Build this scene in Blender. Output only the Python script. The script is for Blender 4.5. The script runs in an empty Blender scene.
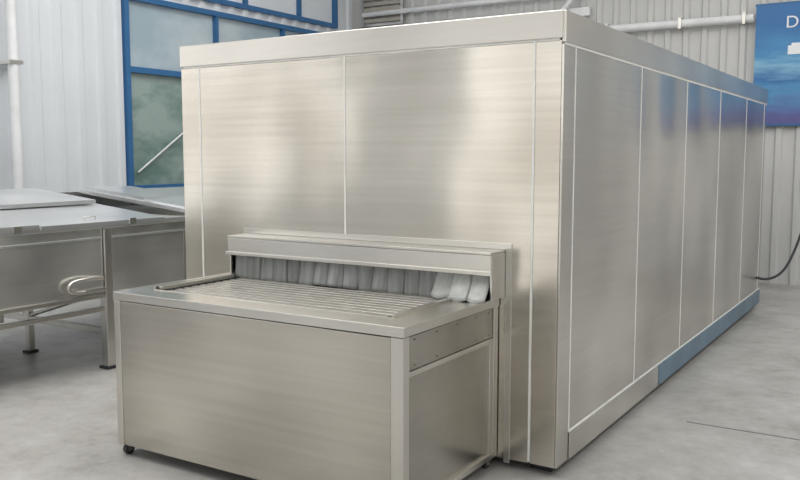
import bpy, bmesh, math, random
from mathutils import Vector, Matrix
random.seed(4)
S=bpy.context.scene
S.view_settings.view_transform='Standard'
S.view_settings.look='None'

# ---------------- materials ----------------
def newmat(name):
    m=bpy.data.materials.new(name); m.use_nodes=True
    nt=m.node_tree; b=nt.nodes['Principled BSDF']
    return m,nt,b
def N(nt,t,**kw):
    n=nt.nodes.new(t)
    for k,v in kw.items(): setattr(n,k,v)
    return n
def noise(nt,scale_vec,scale=1.0,detail=3,rough=.5):
    tc=N(nt,'ShaderNodeTexCoord'); mp=N(nt,'ShaderNodeMapping')
    mp.inputs['Scale'].default_value=scale_vec
    nt.links.new(tc.outputs['Object'],mp.inputs['Vector'])
    n=N(nt,'ShaderNodeTexNoise'); n.inputs['Scale'].default_value=scale
    n.inputs['Detail'].default_value=detail; n.inputs['Roughness'].default_value=rough
    nt.links.new(mp.outputs['Vector'],n.inputs['Vector'])
    return n
def ramp(nt,src,stops):
    r=N(nt,'ShaderNodeValToRGB'); e=r.color_ramp.elements
    while len(e)<len(stops): e.new(.5)
    for i,(p,c) in enumerate(stops):
        e[i].position=p; e[i].color=(c[0],c[1],c[2],1) if not isinstance(c,(int,float)) else (c,c,c,1)
    nt.links.new(src,r.inputs['Fac']); return r
def steel(name,c0,c1,rough=.3,stretch=(60,60,1.2),wave=.02,lf=(1,1,.8),grain=.15,metal=1.0):
    m,nt,b=newmat(name)
    b.inputs['Metallic'].default_value=metal
    n1=noise(nt,stretch,1.0,2,.5)
    n2=noise(nt,lf,1.1,1,.4)
    def mul(n,f):
        q=N(nt,'ShaderNodeMath',operation='MULTIPLY'); q.inputs[1].default_value=f
        nt.links.new(n.outputs['Fac'],q.inputs[0]); return q
    def add(a,b2):
        q=N(nt,'ShaderNodeMath',operation='ADD'); nt.links.new(a.outputs[0],q.inputs[0]); nt.links.new(b2.outputs[0],q.inputs[1]); return q
    mix=add(mul(n1,grain),mul(n2,1-grain))
    r=ramp(nt,mix.outputs[0],[(.34,c0),(.66,c1)])
    nt.links.new(r.outputs['Color'],b.inputs['Base Color'])
    b.inputs['Roughness'].default_value=rough
    bp=N(nt,'ShaderNodeBump'); bp.inputs['Strength'].default_value=.6; bp.inputs['Distance'].default_value=wave
    nt.links.new(n2.outputs['Fac'],bp.inputs['Height'])
    nt.links.new(bp.outputs['Normal'],b.inputs['Normal'])
    return m
def plain(name,col,rough=.5,metal=0.,var=.08,sc=4.):
    m,nt,b=newmat(name)
    n=noise(nt,(1,1,1),sc,4,.6)
    r=ramp(nt,n.outputs['Fac'],[(.3,tuple(c*(1-var) for c in col)),(.7,tuple(min(1,c*(1+var)) for c in col))])
    nt.links.new(r.outputs['Color'],b.inputs['Base Color'])
    b.inputs['Roughness'].default_value=rough; b.inputs['Metallic'].default_value=metal
    return m
M_front=steel('brushed_steel_front',(.50,.465,.41),(.76,.72,.655),.24,(1.0,30,36),.07,(1.3,1,.8))
M_side=steel('brushed_steel_side',(.52,.505,.47),(.74,.72,.675),.25,(30,1.0,36),.06,(1,1.2,.9))
M_header=steel('steel_header',(.60,.575,.53),(.74,.71,.66),.32,(1.2,1.2,40),.01)
M_frame=steel('steel_trim',(.58,.56,.52),(.76,.74,.70),.28,(3,3,3),.004)
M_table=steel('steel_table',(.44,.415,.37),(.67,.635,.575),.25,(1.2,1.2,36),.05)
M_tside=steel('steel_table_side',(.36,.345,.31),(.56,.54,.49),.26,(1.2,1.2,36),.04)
M_top=steel('steel_table_top',(.56,.53,.48),(.76,.73,.67),.28,(1.5,30,1.5),.004)
M_seam=plain('sealant',(.80,.80,.77),.5,.0)
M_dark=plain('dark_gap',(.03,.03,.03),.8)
M_blue=plain('blue_film',(.085,.15,.21),.35,0,.25,3)
M_belt=plain('belt_slats',(.50,.48,.44),.34,.8,.15,9)
M_flap,nt,b=newmat('pvc_flap')
nn=noise(nt,(30,1,2),1,3,.6); r=ramp(nt,nn.outputs['Fac'],[(.3,(.22,.23,.225)),(.7,(.38,.39,.38))])
nt.links.new(r.outputs['Color'],b.inputs['Base Color']); b.inputs['Roughness'].default_value=.2
b.inputs['Transmission Weight'].default_value=.3
M_flapw=plain('pvc_flap_white',(.34,.35,.335),.25,0,.2,14)
M_white=plain('white_print',(.8,.82,.84),.5)
M_bframe=plain('window_frame_blue',(.03,.13,.30),.4)
M_pipe=plain('white_pipe',(.74,.75,.76),.4)
M_rubber=plain('black_rubber',(.03,.03,.035),.5)
M_cover=steel('steel_cover',(.66,.67,.68),(.86,.87,.88),.30,(30,1.5,1.5),.02,metal=.85)
M_body=steel('steel_body',(.50,.50,.48),(.80,.80,.77),.26,(2,2,30),.05,(2,2,2),metal=.85)
M_beige=plain('louver_beige',(.42,.40,.35),.6)

# concrete
M_floor,nt,b=newmat('concrete_floor')
n1=noise(nt,(1,1,1),1.1,9,.65); n2=noise(nt,(1,1,1),7,9,.75)
mx=N(nt,'ShaderNodeMix',data_type='FLOAT'); mx.inputs[0].default_value=.4
nt.links.new(n1.outputs['Fac'],mx.inputs[2]); nt.links.new(n2.outputs['Fac'],mx.inputs[3])
r=ramp(nt,mx.outputs[0],[(.37,(.27,.26,.24)),(.45,(.37,.36,.34)),(.54,(.445,.435,.415)),(.62,(.52,.51,.49))])
nt.links.new(r.outputs['Color'],b.inputs['Base Color'])
rr=ramp(nt,n1.outputs['Fac'],[(.35,.45),(.65,.28)]); nt.links.new(rr.outputs['Color'],b.inputs['Roughness'])
bp=N(nt,'ShaderNodeBump'); bp.inputs['Strength'].default_value=.15; bp.inputs['Distance'].default_value=.01
nt.links.new(n2.outputs['Fac'],bp.inputs['Height']); nt.links.new(bp.outputs['Normal'],b.inputs['Normal'])
M_wallL=plain('corrugated_white',(.66,.69,.72),.5,0,.03,1)
M_wallB=plain('corrugated_grey',(.55,.55,.54),.5,0,.04,1)
M_ceil=plain('ceiling_panel',(.30,.31,.32),.6,0,.04,1)
def glass(name,c0,c1,rough=.08,sc=1.1):
    m,nt,b=newmat(name)
    n=noise(nt,(1,.6,1.2),sc,4,.6)
    r=ramp(nt,n.outputs['Fac'],[(.38,c0),(.62,c1)])
    nt.links.new(r.outputs['Color'],b.inputs['Base Color'])
    b.inputs['Roughness'].default_value=rough; b.inputs['Specular IOR Level'].default_value=.8
    return m
M_glass=glass('window_glass_lower',(.12,.21,.18),(.30,.38,.36),sc=2.2)  # dark teal reflection painted into the pane colour
M_glassu=glass('window_glass_upper',(.34,.44,.50),(.52,.60,.64))  # blue-grey sky reflection painted into the pane colour
M_glassw=glass('window_glass_bright',(.72,.76,.80),(.85,.88,.9))

# ---------------- geometry helpers ----------------
def link(o,parent=None):
    S.collection.objects.link(o)
    if parent: o.parent=parent
    return o
def empty(name,loc=(0,0,0)):
    e=bpy.data.objects.new(name,None); e.empty_display_size=.2
    S.collection.objects.link(e); return e
def boxes(name,lst,mat,parent=None,bevel=0.):
    bm=bmesh.new()
    for (x0,x1,y0,y1,z0,z1) in lst:
        r=bmesh.ops.create_cube(bm,size=1)
        bmesh.ops.scale(bm,vec=(x1-x0,y1-y0,z1-z0),verts=r['verts'])
        bmesh.ops.translate(bm,vec=((x0+x1)/2,(y0+y1)/2,(z0+z1)/2),verts=r['verts'])
    me=bpy.data.meshes.new(name); bm.to_mesh(me); bm.free(); me.materials.append(mat)
    o=link(bpy.data.objects.new(name,me),parent)
    if bevel>0:
        md=o.modifiers.new('bevel','BEVEL'); md.width=bevel; md.segments=2; md.limit_method='ANGLE'
    return o
def box(name,*a,mat=None,parent=None,bevel=0.): return boxes(name,[a],mat,parent,bevel)
def poly(name,verts,faces,mat,parent=None,smooth=False,solid=0):
    me=bpy.data.meshes.new(name); me.from_pydata(verts,[],faces); me.materials.append(mat)
    if smooth:
        for p in me.polygons: p.use_smooth=True
    o=link(bpy.data.objects.new(name,me),parent)
    if solid:
        md=o.modifiers.new('s','SOLIDIFY'); md.thickness=solid; md.offset=0
    return o
def tube(name,pts,rad,mat,parent=None,smooth=True):
    cu=bpy.data.curves.new(name,'CURVE'); cu.dimensions='3D'; cu.bevel_depth=rad; cu.bevel_resolution=4; cu.use_fill_caps=True
    sp=cu.splines.new('NURBS' if smooth else 'POLY'); sp.points.add(len(pts)-1)
    for p,c in zip(sp.points,pts): p.co=(*c,1)
    if smooth: sp.use_endpoint_u=True; sp.order_u=3
    cu.materials.append(mat)
    return link(bpy.data.objects.new(name,cu),parent)
def corrug(name,horizontal_axis,u0,u1,z0,z1,const,sign,pitch,depth,mat,holes=()):
    prof=[]
    u=u0
    while u<u1-1e-6:
        for f,d in ((0,0),(.55,0),(.65,1),(.9,1)):
            uu=u+f*pitch
            if uu<u1: prof.append((uu,d*depth))
        u+=pitch
    for h in holes:
        for hu in h[:2]: prof.append((hu,0))
    prof.append((u1,0)); prof.sort()
    zs=sorted({z0,z1}|{z for h in holes for z in h[2:]})
    verts=[];faces=[]
    for (uu,d) in prof:
        for z in zs:
            c=const+sign*d
            verts.append((uu,c,z) if horizontal_axis=='x' else (c,uu,z))
    nz=len(zs)
    for i in range(len(prof)-1):
        um=(prof[i][0]+prof[i+1][0])/2
        for j in range(nz-1):
            zm=(zs[j]+zs[j+1])/2
            if any(h[0]<um<h[1] and h[2]<zm<h[3] for h in holes): continue
            faces.append((i*nz+j,(i+1)*nz+j,(i+1)*nz+j+1,i*nz+j+1))
    return poly(name,verts,faces,mat)

# ---------------- room ----------------
XL=-6.8; YB=7.85; ZC=6.0; XR=9.; YF=-9.
box('floor',XL-.2,XR+.2,YF-.2,YB+.2,-.1,0,mat=M_floor)
boxes('floor_joint',[(1.45,1.462,YF,YB-.1,0,.0015),(.35,XR,1.3,1.312,0,.0015),(XL,-5.6,1.3,1.312,0,.0015)],plain('joint',(.14,.14,.14),.8))
wy0,wy1=3.08,7.3
far=[(-8,-1.2,1.27,3.55),(-8,-1.2,3.75,4.9)]  # openings out of view, added so the steel front reflects bright sky
corrug('wall_left','y',YF,YB,0,ZC,XL,1,.28,.03,M_wallL,holes=[(wy0,wy1,1.27,3.55),(wy0+.6,wy1,3.75,4.9)]+far)
corrug('wall_back','x',XL,XR,0,ZC,YB,-1,.24,.035,M_wallB)
corrug('wall_right','y',YF,YB,0,ZC,XR,-1,.28,.03,M_wallL,holes=[(-7,-1,1.2,4.6),(.5,6.8,0.9,4.6)])  # wall out of view; its openings are added for light and reflections
corrug('wall_front','x',XL,XR,0,ZC,YF,1,.28,.03,M_wallL,holes=[(-5.2,-2.4,0.02,4.0),(1.5,7,1.2,4.3)])  # unseen wall; door and window openings added as bright reflections for the steel
cb=[]
for (a,b_) in ((XL,-4.5),(-3.3,-.6),(.6,3.2),(4.4,XR)): cb.append((a,b_,YF,YB,ZC,ZC+.05))
boxes('ceiling',cb,M_ceil)  # out of view; added with skylight gaps to hold down the exposure
boxes('roof_purlins',[(XL,XR,y-.06,y+.06,ZC-.18,ZC) for y in (-7,-4.5,-2,.5,3,5.5)],M_pipe)
def window(name,y0,y1,z0,z1,muls,trans,mats):
    e=empty(name)
    w=.045
    fr=[(XL-.02,XL+.07,y0-w,y1+w,z0-w,z0+.02),(XL-.02,XL+.07,y0-w,y1+w,z1-.02,z1+w),
        (XL-.02,XL+.069,y0-w,y0+.02,z0+.02,z1-.02),(XL-.02,XL+.069,y1-.02,y1+w,z0+.02,z1-.02)]
    for m_ in muls: fr.append((XL-.01,XL+.06,m_-.025,m_+.025,z0+.02,z1-.02))
    for t in trans: fr.append((XL-.01,XL+.065,y0+.02,y1-.02,t-.035,t+.035))
    boxes('frame',fr,M_bframe,e)
    if mats:
        zz=[z0]+list(trans)+[z1]
        for i in range(len(zz)-1):
            box('pane_%d'%(i+1),XL-.015,XL-.005,y0,y1,zz[i],zz[i+1],mat=mats[i],parent=e)
    return e
w1=window('window_1',wy0,wy1,1.27,3.55,[4.6,6.0],[2.70],[M_glass,M_glassu])
tube('stay_bar',[(XL+.03,3.2,1.45),(XL+.05,4.4,2.25)],.012,M_pipe,w1,False)
w2=window('window_2',wy0+.6,wy1,3.75,4.9,[5.2,6.4],[4.3],[M_glassw,M_glassw])
window('unseen_window_lower',-8,-1.2,1.27,3.55,[-6.3,-4.6,-2.9],[2.70],None)  # unseen window row, added to brighten reflections in the front panels
window('unseen_window_upper',-8,-1.2,3.75,4.9,[-6.3,-4.6,-2.9],[],None)  # unseen upper row, added for the same steel reflections
e=empty('downpipe')
tube('pipe',[(XL+.2,1.45,0),(XL+.2,1.45,ZC-.2)],.055,M_pipe,e,False)
boxes('brackets',[(XL+.035,XL+.26,1.37,1.53,z,z+.04) for z in (1.2,2.6,4.0,5.4)],M_frame,e)
e=empty('wall_conduit')
tube('pipe',[(-3.3,YB-.12,3.40),(-.47,YB-.12,3.40)],.055,M_pipe,e,False)
tube('pipe_upper',[(XL+.3,YB-.12,3.95),(XR-.1,YB-.12,3.95)],.04,M_pipe,e,False)
boxes('clips',[(x,x+.04,YB-.19,YB-.04,3.33,3.47) for x in (-2.4,-1.4,-.6)],M_frame,e)
box('trim_1',XL+.1,-2.65,YB-.12,YB-.04,3.62,3.74,mat=M_pipe,bevel=.005)
e=empty('wall_vent')
boxes('frame',[(-6.55,-5.75,YB-.09,YB-.04,3.76,3.8),(-6.55,-5.75,YB-.09,YB-.04,4.4,4.45),(-6.55,-6.5,YB-.09,YB-.04,3.8,4.4),(-5.8,-5.75,YB-.09,YB-.04,3.8,4.4)],M_frame,e)
boxes('slats',[(-6.5,-5.8,YB-.08,YB-.045,3.82+i*.09,3.88+i*.09) for i in range(7)],M_beige,e)
e=empty('roof_brace')
tube('brace',[(-3.2,YB-.2,3.5),(-2.1,YB-.2,4.7)],.035,M_pipe,e,False)

# banner
M_ban,nt,b=newmat('banner_print')
tc=N(nt,'ShaderNodeTexCoord'); sx=N(nt,'ShaderNodeSeparateXYZ'); nt.links.new(tc.outputs['Generated'],sx.inputs[0])
nn=noise(nt,(.8,1,3.5),2.0,4,.6)
ad=N(nt,'ShaderNodeMath',operation='MULTIPLY_ADD'); ad.inputs[1].default_value=.35
nt.links.new(nn.outputs['Fac'],ad.inputs[0]); nt.links.new(sx.outputs['Z'],ad.inputs[2])
r=ramp(nt,ad.outputs[0],[(.0,(.12,.08,.22)),(.25,(.10,.12,.32)),(.42,(.08,.27,.50)),(.55,(.03,.15,.38)),(.68,(.22,.45,.62)),(.78,(.06,.25,.50)),(1,(.03,.15,.38))])
nt.links.new(r.outputs['Color'],b.inputs['Base Color']); b.inputs['Roughness'].default_value=.45
e=empty('wall_banner')
box('print',-.45,1.6,YB-.09,YB-.07,2.05,3.55,mat=M_ban,parent=e)
boxes('hem',[(-.46,1.61,YB-.092,YB-.068,3.54,3.57),(-.46,1.61,YB-.092,YB-.068,2.03,2.055)],M_bframe,e)
def text(name,s,loc,size,mat,par):
    cu=bpy.data.curves.new(name,'FONT'); cu.body=s; cu.size=size; cu.extrude=.002; cu.materials.append(mat)
    o=link(bpy.data.objects.new(name,cu),par); o.location=loc; o.rotation_euler=(math.pi/2,0,0)
text('lettering','DEEP FREEZE',(-.10,YB-.095,3.25),.21,M_white,e)
boxes('printed_machine',[(-.06,.25,YB-.094,YB-.091,2.92,3.03),(-.02,.2,YB-.094,YB-.091,3.03,3.06)],M_white,e)

# ---------------- tunnel freezer ----------------
W=2.62;L=5.9;Z0=.05;Z1=2.36
T=empty('tunnel_freezer')
box('core',-W,0,0,L,Z0+.01,Z1-.008,mat=M_dark,parent=T)
g=.004
p=.012
boxes('front_panels',[(a,b_,-p,-.001,Z0,2.215) for a,b_ in [(-2.453,-1.314),(-1.306,-.147)]],M_front,T,.003)
boxes('front_frame',[(-W,-2.463,-p,-.001,Z0,2.215),(-.137,.0,-p,-.001,Z0,2.215)],M_front,T,.003)
box('front_header',-W-.004,.004,-p-.008,-.001,2.225,Z1,mat=M_header,parent=T,bevel=.004)
boxes('front_seams',[(-2.464,-2.452,-p-.002,-.002,Z0+.01,2.215),(-1.315,-1.305,-p-.002,-.002,Z0+.01,2.215),(-.147,-.136,-p-.002,-.002,Z0+.01,2.215),(-2.6,-.01,-p-.002,-.002,2.215,2.225)],M_seam,T)
ys=[.15,1.30,2.45,3.60,4.78,L-.12]
boxes('side_panels',[(0.001,p,ys[i]+g,ys[i+1]-g,.21,2.195) for i in range(5)],M_side,T,.003)
boxes('side_frame',[(0.001,p,0-p,.15-g,Z0,2.195),(0.001,p,L-.12+g,L,.21,2.195)],M_side,T,.003)
box('side_header',0.001,p+.008,-p-.0,L+.004,2.205,Z1,mat=M_header,parent=T,bevel=.004)
boxes('side_seams',[(0.002,p+.002,y-.006,y+.006,.21,2.195) for y in ys]+[(0.002,p+.002,.0,L,2.195,2.205),(0.002,p+.002,.155,L,.198,.21)],M_seam,T)
box('base_rail',0.001,p+.006,.155,1.86,Z0,.197,mat=M_side,parent=T,bevel=.003)
box('base_rail_film',0.001,p+.008,1.863,L,Z0,.197,mat=M_blue,parent=T,bevel=.003)
boxes('left_panels',[(-W-p,-W-.001,y+g,y+1.17,Z0,2.35) for y in (0,1.18,2.36,3.54,4.72)],M_side,T,.003)
boxes('rear_panels',[(-W+.01,-1.32,L+.001,L+p,Z0,2.34),(-1.30,-.01,L+.001,L+p,Z0,2.34)],M_side,T,.003)
box('roof',-W-.004,.01,0,L,Z1-.006,Z1-.001,mat=M_frame,parent=T)
def discs(name,lst,r,mat,par,axis,depth=.004):
    bm=bmesh.new()
    for c in lst:
        q=bmesh.ops.create_cone(bm,cap_ends=True,segments=20,radius1=r,radius2=r*(.7 if depth<.01 else 1),depth=depth)
        rot=Matrix.Rotation(math.pi/2,4,'X') if axis=='y' else (Matrix.Rotation(math.pi/2,4,'Y') if axis=='x' else Matrix.Identity(4))
        bmesh.ops.transform(bm,matrix=Matrix.Translation(c)@rot,verts=q['verts'])
    me=bpy.data.meshes.new(name); bm.to_mesh(me); bm.free(); me.materials.append(mat)
    link(bpy.data.objects.new(name,me),par)
feet=[]
for y in (.12,1.3,2.45,3.6,4.8,5.75):
    for x in (-2.5,-1.3,-.1): feet.append((x-.06,x+.06,y-.06,y+.06,0,Z0+.012))
boxes('feet',feet,M_rubber,T)

HX0,HX1,HY=-2.07,-.285,-.19
boxes('infeed_hood',[(HX0,HX1,HY,-p,1.153,1.167),(HX0,HX1,HY,HY+.012,1.055,1.152),(HX0,HX0+.012,HY+.013,-p,.918,1.152),(HX1-.012,HX1,HY+.013,-p,.918,1.152)],M_frame,T,.003)
box('infeed_hood_lip',HX0-.01,HX1+.006,HY-.012,HY-.001,1.05,1.07,mat=M_frame,parent=T,bevel=.003)
boxes('hood_flange',[(HX1+.001,HX1+.035,-p-.006,-p,.03,1.167),(HX0-.03,HX0-.001,-p-.006,-p,.918,1.167),(HX0-.03,HX1+.035,-p-.006,-p,1.168,1.2)],M_frame,T,.002)
box('infeed_opening',HX0+.02,HX1-.03,-p-.004,-p-.001,.9,1.06,mat=M_dark,parent=T)
n=17; xs0=HX0+.03; step=(HX1-.03-xs0)/n
for k in range(n):
    white = k>=n-3
    verts=[];faces=[];nu,nv=9,9
    wd=step*1.10; x0=xs0+k*step
    ph=random.uniform(-1,1)
    for j in range(nv):
        v=j/(nv-1)
        for i in range(nu):
            u=i/(nu-1)
            y=-.150-.014*math.sin(math.pi*u)
            y-= v*v*(.02+.02*ph) + (.05*v*v if white else 0)
            if k%2: y-=.006
            z=1.075-v*(.165-.008*ph if not white else .150+.012*math.sin(3*u))
            verts.append((x0+u*wd+.010*ph*v,y,z))
    for j in range(nv-1):
        for i in range(nu-1):
            a=j*nu+i; faces.append((a,a+1,a+nu+1,a+nu))
    poly('curtain_strip_%d'%(k+1),verts,faces,M_flapw if white else M_flap,T,True,.003)

# ---------------- infeed conveyor ----------------
C=empty('infeed_conveyor')
TX0,TX1,TY0,TY1,TZ=-2.18,-.32,-.965,-.02,.915
YI=-.80
boxes('top_frame',[(TX0+.005,TX1-.005,TY0+.005,YI,TZ-.008,TZ-.001),(TX0+.005,-2.04,YI,TY1,TZ-.008,TZ-.001),(-.48,TX1-.005,YI,TY1,TZ-.008,TZ-.001)],M_top,C)
boxes('top_rim',[(TX0-.004,TX1+.004,TY0-.004,TY0+.004,TZ-.045,TZ),(TX0-.004,TX0+.004,TY0+.005,TY1,TZ-.045,TZ),(TX1-.004,TX1+.004,TY0+.005,TY1,TZ-.045,TZ)],M_frame,C,.002)
boxes('inner_lip',[(-2.04,-.48,YI,YI+.005,TZ-.07,TZ+.002),(-2.045,-2.04,YI,TY1,TZ-.07,TZ+.02),(-.48,-.475,YI,TY1,TZ-.07,TZ+.012)],M_frame,C)
sl=[]
y=YI+.035
while y<-.05:
    sl.append((-1.99,-.53,y,y+.042,TZ-.016,TZ-.006)); y+=.062
boxes('belt_slats',sl,M_belt,C,.004)
boxes('belt_chains',[(-2.005,-1.992,YI+.03,-.03,TZ-.03,TZ-.002),(-.528,-.515,YI+.03,-.03,TZ-.03,TZ-.002)],M_dark,C)
box('belt_bed',-2.03,-.49,YI+.01,-.03,TZ-.075,TZ-.06,mat=M_dark,parent=C)
boxes('belt_side_guides',[(-2.035,-2.008,YI+.02,-.2,TZ-.02,TZ+.018),(-.512,-.485,YI+.02,-.2,TZ-.02,TZ+.010)],M_frame,C,.002)
box('end_panel',TX0+.046,TX1-.066,TY0,TY0+.01,.065,TZ-.05,mat=M_table,parent=C,bevel=.002)
boxes('corner_posts',[(TX1-.065,TX1,TY0-.003,TY0+.05,0.06,TZ-.047),(TX0,TX0+.045,TY0-.003,TY0+.05,.06,TZ-.047),(TX1-.05,TX1-.001,-.07,TY1,.06,TZ-.047),(TX0,TX0+.05,-.07,TY1,.06,TZ-.047)],M_frame,C,.003)
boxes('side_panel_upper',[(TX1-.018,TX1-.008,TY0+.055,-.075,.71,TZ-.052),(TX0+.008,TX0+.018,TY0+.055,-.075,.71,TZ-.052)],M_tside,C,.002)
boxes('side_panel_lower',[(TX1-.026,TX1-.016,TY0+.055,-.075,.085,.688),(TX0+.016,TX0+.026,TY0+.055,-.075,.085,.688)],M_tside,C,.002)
boxes('side_rails',[(TX1-.03,TX1-.001,TY0+.052,-.072,.684,.708),(TX1-.03,TX1-.001,TY0+.052,-.072,.06,.09),(TX1-.03,TX1-.002,-.115,-.072,.091,.683),
   (TX0+.001,TX0+.03,TY0+.052,-.072,.684,.708),(TX0+.001,TX0+.03,TY0+.052,-.072,.06,.09)],M_frame,C,.002)
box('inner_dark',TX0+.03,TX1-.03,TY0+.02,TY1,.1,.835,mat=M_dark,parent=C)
discs('panel_screws',[(TX1-.007,y_,z_) for y_ in (-.86,-.66,-.46,-.26,-.12) for z_ in (.845,.73)],.004,M_dark,C,'x')
cx=[(x,y) for x in (TX0+.035,TX1-.045) for y in (TY0+.04,-.07)]
discs('caster_wheels',[(x,y,.030) for x,y in cx],.030,M_rubber,C,'x',.028)
boxes('caster_forks',[(x+s*.02-.003,x+s*.02+.003,y-.018,y+.018,.022,.062) for x,y in cx for s in (-1,1)],M_frame,C)

# ---------------- conveyor at the left ----------------
K=empty('covered_conveyor')
KX1=-3.8;KX0=-5.42;KY0=-2.6;KY1=3.6;KM=-4.84
boxes('side_body',[(KX1-.02,KX1,KY0,.26,.60,1.10),(KX1-.02,KX1,.34,KY1,.60,1.10),(KX0,KX0+.02,KY0,KY1,.66,1.10)],M_body,K,.003)
box('bed',KX0+.02,KX1-.021,KY0,KY1,.64,.70,mat=M_body,parent=K)
boxes('upper_rail',[(KX1-.03,KX1+.025,KY0,KY1,1.102,1.145),(KX0-.02,KX0+.03,KY0,KY1,1.102,1.145)],M_cover,K,.004)
boxes('trough_lip',[(KX1+.001,KX1+.012,KY0,.262,1.02,1.035),(KX1+.001,KX1+.012,.338,KY1,1.02,1.035)],M_cover,K,.002)
boxes('lower_rail',[(KX1-.03,KX1+.018,KY0,KY1,.565,.599),(KX0-.01,KX0+.03,KY0,KY1,.60,.655)],M_frame,K,.004)
boxes('panel_joints',[(KX1+.0005,KX1+.005,y,y+.012,.60,1.018) for y in (-1.6,-.75,1.1,1.9,2.7)],M_frame,K)
legs=[];cross=[];ft=[]
for y in (-2.2,.30,2.8):
    legs+= [(KX1-.055,KX1+.022,y-.035,y+.035,.02,1.10),(KM,KM+.055,y-.028,y+.028,.02,.66),(KX0,KX0+.055,y-.028,y+.028,.02,.66)]
    cross+=[(KX0+.05,KX1-.05,y-.022,y+.022,.27,.315)]
    ft+=[(KX1-.075,KX1+.035,y-.05,y+.05,0,.022),(KM-.015,KM+.07,y-.05,y+.05,0,.022),(KX0-.015,KX0+.07,y-.05,y+.05,0,.022)]
    tube('brace_diagonal',[(KX1-.06,y,.60),(KM+.05,y,.32)],.016,M_frame,K,False)
    tube('brace_diagonal',[(KX0+.05,y,.60),(KM,y,.32)],.016,M_frame,K,False)
boxes('legs',legs,M_frame,K,.006); boxes('crossbars',cross,M_frame,K,.004); boxes('feet',ft,M_rubber,K,.004)
boxes('stretchers',[(KX1-.045,KX1-.005,KY0,KY1,.455,.49),(KX0+.005,KX0+.04,KY0,KY1,.455,.49)],M_frame,K,.004)
for i,y in enumerate((-1.6,-.55,1.3)):
    tube('return_roller_%d'%(i+1),[(KX0+.1,y,.54),(KX1-.1,y,.54)],.035,M_frame,K,False)
boxes('roller_hangers',[(x-.01,x+.01,y-.03,y+.03,.49,.66) for x in (KX0+.1,KX1-.1) for y in (-.55,1.3,-1.6)],M_frame,K)
WD=KX1+.03-KX0
zz=lambda x,dz=0: 1.15+dz+(KX1+.03-x)/WD*.165
def plate(name,xa,xb,y0,y1,dz,tilt=0,tx=0):
    v=[(xb,y0,zz(xb,dz)),(xb,y1,zz(xb,dz+tilt)),(xa,y1,zz(xa,dz+tilt+tx)),(xa,y0,zz(xa,dz+tx)),
       (xb,y0,zz(xb,dz)-.03),(xb,y1,zz(xb,dz+tilt)-.03),(xa,y0,zz(xa,dz+tx)-.03),(xa,y1,zz(xa,dz+tilt+tx)-.03)]
    return poly(name,v,[(0,1,2,3),(4,5,1,0),(6,4,0,3),(5,7,2,1),(7,6,3,2)],M_cover,K,solid=.008)
# open stretch at y .98 .. 1.30 shows the roller bed between the lids
for i,(a,b_) in enumerate([(KY0,-1.5),(-1.48,-.3),(-.28,.86),(1.30,1.9),(1.92,2.7),(2.72,KY1)]):
    plate('lid_%d'%(i+1),KX0+.02,KX1+.03,a,b_,.012*(i%2), .0)
plate('raised_lid_1',KX0+.03,KX1-.75,-1.45,.80,.035,.01)
plate('raised_lid_2',KX0+.05,KX1-.75,1.34,1.88,.045,-.01)
plate('raised_lid_3',KX0+.95,KX1-.05,1.36,1.85,.035,.03)
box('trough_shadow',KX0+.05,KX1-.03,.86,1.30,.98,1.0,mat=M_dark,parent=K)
for i,y in enumerate((.92,1.01,1.10,1.19,1.27)):
    tube('bed_roller_%d'%(i+1),[(KX0+.04,y,1.10),(KX1-.02,y,1.10)],.03,M_frame,K,False)
for i,y in enumerate((-1.9,-.9,.2,1.5,2.3)):
    tube('lid_handle_%d'%(i+1),[(KX1-.06,y-.05,zz(KX1-.06)),(KX1-.06,y-.05,zz(KX1-.06,.03)),(KX1-.06,y+.05,zz(KX1-.06,.03)),(KX1-.06,y+.05,zz(KX1-.06))],.006,M_frame,K,False)
poly('lid_rear',[(KX0+.02,KY0,1.31),(KX0+.02,KY1,1.31),(KX0-.02,KY1,1.14),(KX0-.02,KY0,1.14)],[(0,1,2,3)],M_cover,K,solid=.01)
boxes('hinges',[(KX1+.031,KX1+.04,y,y+.06,1.12,1.165) for y in (-2.2,-1.3,-.5,.5,1.4,2.0,2.6,3.3)],M_frame,K)
tube('lever',[(KX1+.02,.24,.72),(KX1+.05,.12,.735),(KX1+.05,-.04,.73),(KX1+.05,-.09,.70),(KX1+.05,-.09,.66),(KX1+.05,-.04,.64),(KX1+.05,.05,.64)],.014,M_frame,K)
boxes('lever_bracket',[(KX1+.001,KX1+.03,.02,.26,.625,.65)],M_frame,K,.004)

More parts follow.
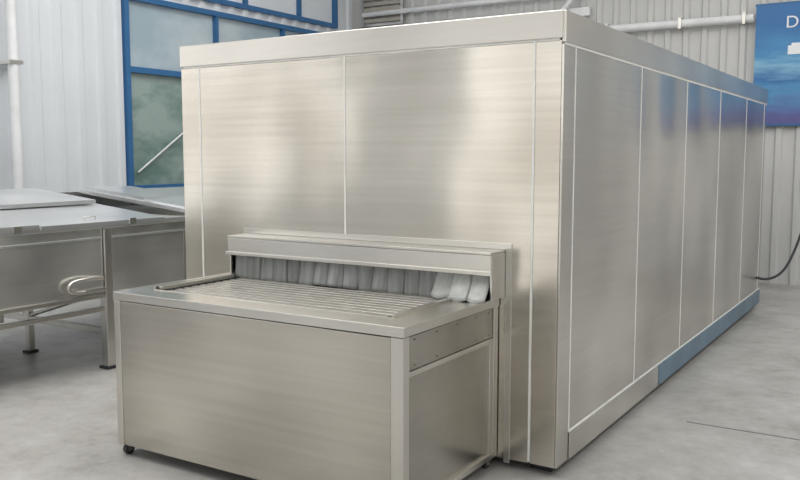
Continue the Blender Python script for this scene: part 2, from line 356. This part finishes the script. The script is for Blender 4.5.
e=empty('power_cable')
tube('cable',[(.02,5.75,.34),(.08,5.85,.30),(.22,6.1,.36),(.30,6.4,.6),(.36,6.7,.95),(.6,7.2,1.3),(1.1,7.7,1.5),(1.2,7.76,2.0)],.014,M_rubber,e)

# ---------------- camera ----------------
cd=bpy.data.cameras.new('camera'); cam=bpy.data.objects.new('camera',cd); S.collection.objects.link(cam)
cd.sensor_width=36; cd.lens=36*850/800
F=Vector((-.5284,.8433,-.0983)).normalized(); R=Vector((.8474,.531,0)).normalized(); U=R.cross(F)
m=Matrix((( R.x,U.x,-F.x,1.577),(R.y,U.y,-F.y,-4.021),(R.z,U.z,-F.z,1.65),(0,0,0,1)))
cam.matrix_world=m
S.camera=cam

# ---------------- light ----------------
w=bpy.data.worlds.new('world'); S.world=w; w.use_nodes=True; nt=w.node_tree
bg=nt.nodes['Background']
tc=N(nt,'ShaderNodeTexCoord'); sx=N(nt,'ShaderNodeSeparateXYZ'); nt.links.new(tc.outputs['Generated'],sx.inputs[0])
mr=N(nt,'ShaderNodeMapRange'); mr.inputs[1].default_value=-.3; mr.inputs[2].default_value=.9
nt.links.new(sx.outputs['Z'],mr.inputs[0])
r=ramp(nt,mr.outputs[0],[(0,(.6,.58,.54)),(.25,(.75,.73,.69)),(.35,(.95,.94,.92)),(1,(.97,.98,.98))])
nt.links.new(r.outputs['Color'],bg.inputs['Color']); bg.inputs['Strength'].default_value=1.9
def area(name,loc,target,sx_,sy_,power,col):
    l=bpy.data.lights.new(name,'AREA'); l.shape='RECTANGLE'; l.size=sx_; l.size_y=sy_; l.energy=power; l.color=col
    o=bpy.data.objects.new(name,l); S.collection.objects.link(o); o.location=loc
    o.rotation_euler=(Vector(target)-Vector(loc)).to_track_quat('-Z','Y').to_euler()
area('ceiling_fill',(-2.5,0,5.7),(-2.5,0,0),5,8,380,(1,.98,.95))  # added fill light below the ceiling, no actual fixture
area('ceiling_fill.001',(4,3,5.7),(4,4,0),4,6,210,(1,.98,.95))  # second added fill, over the right side of the room
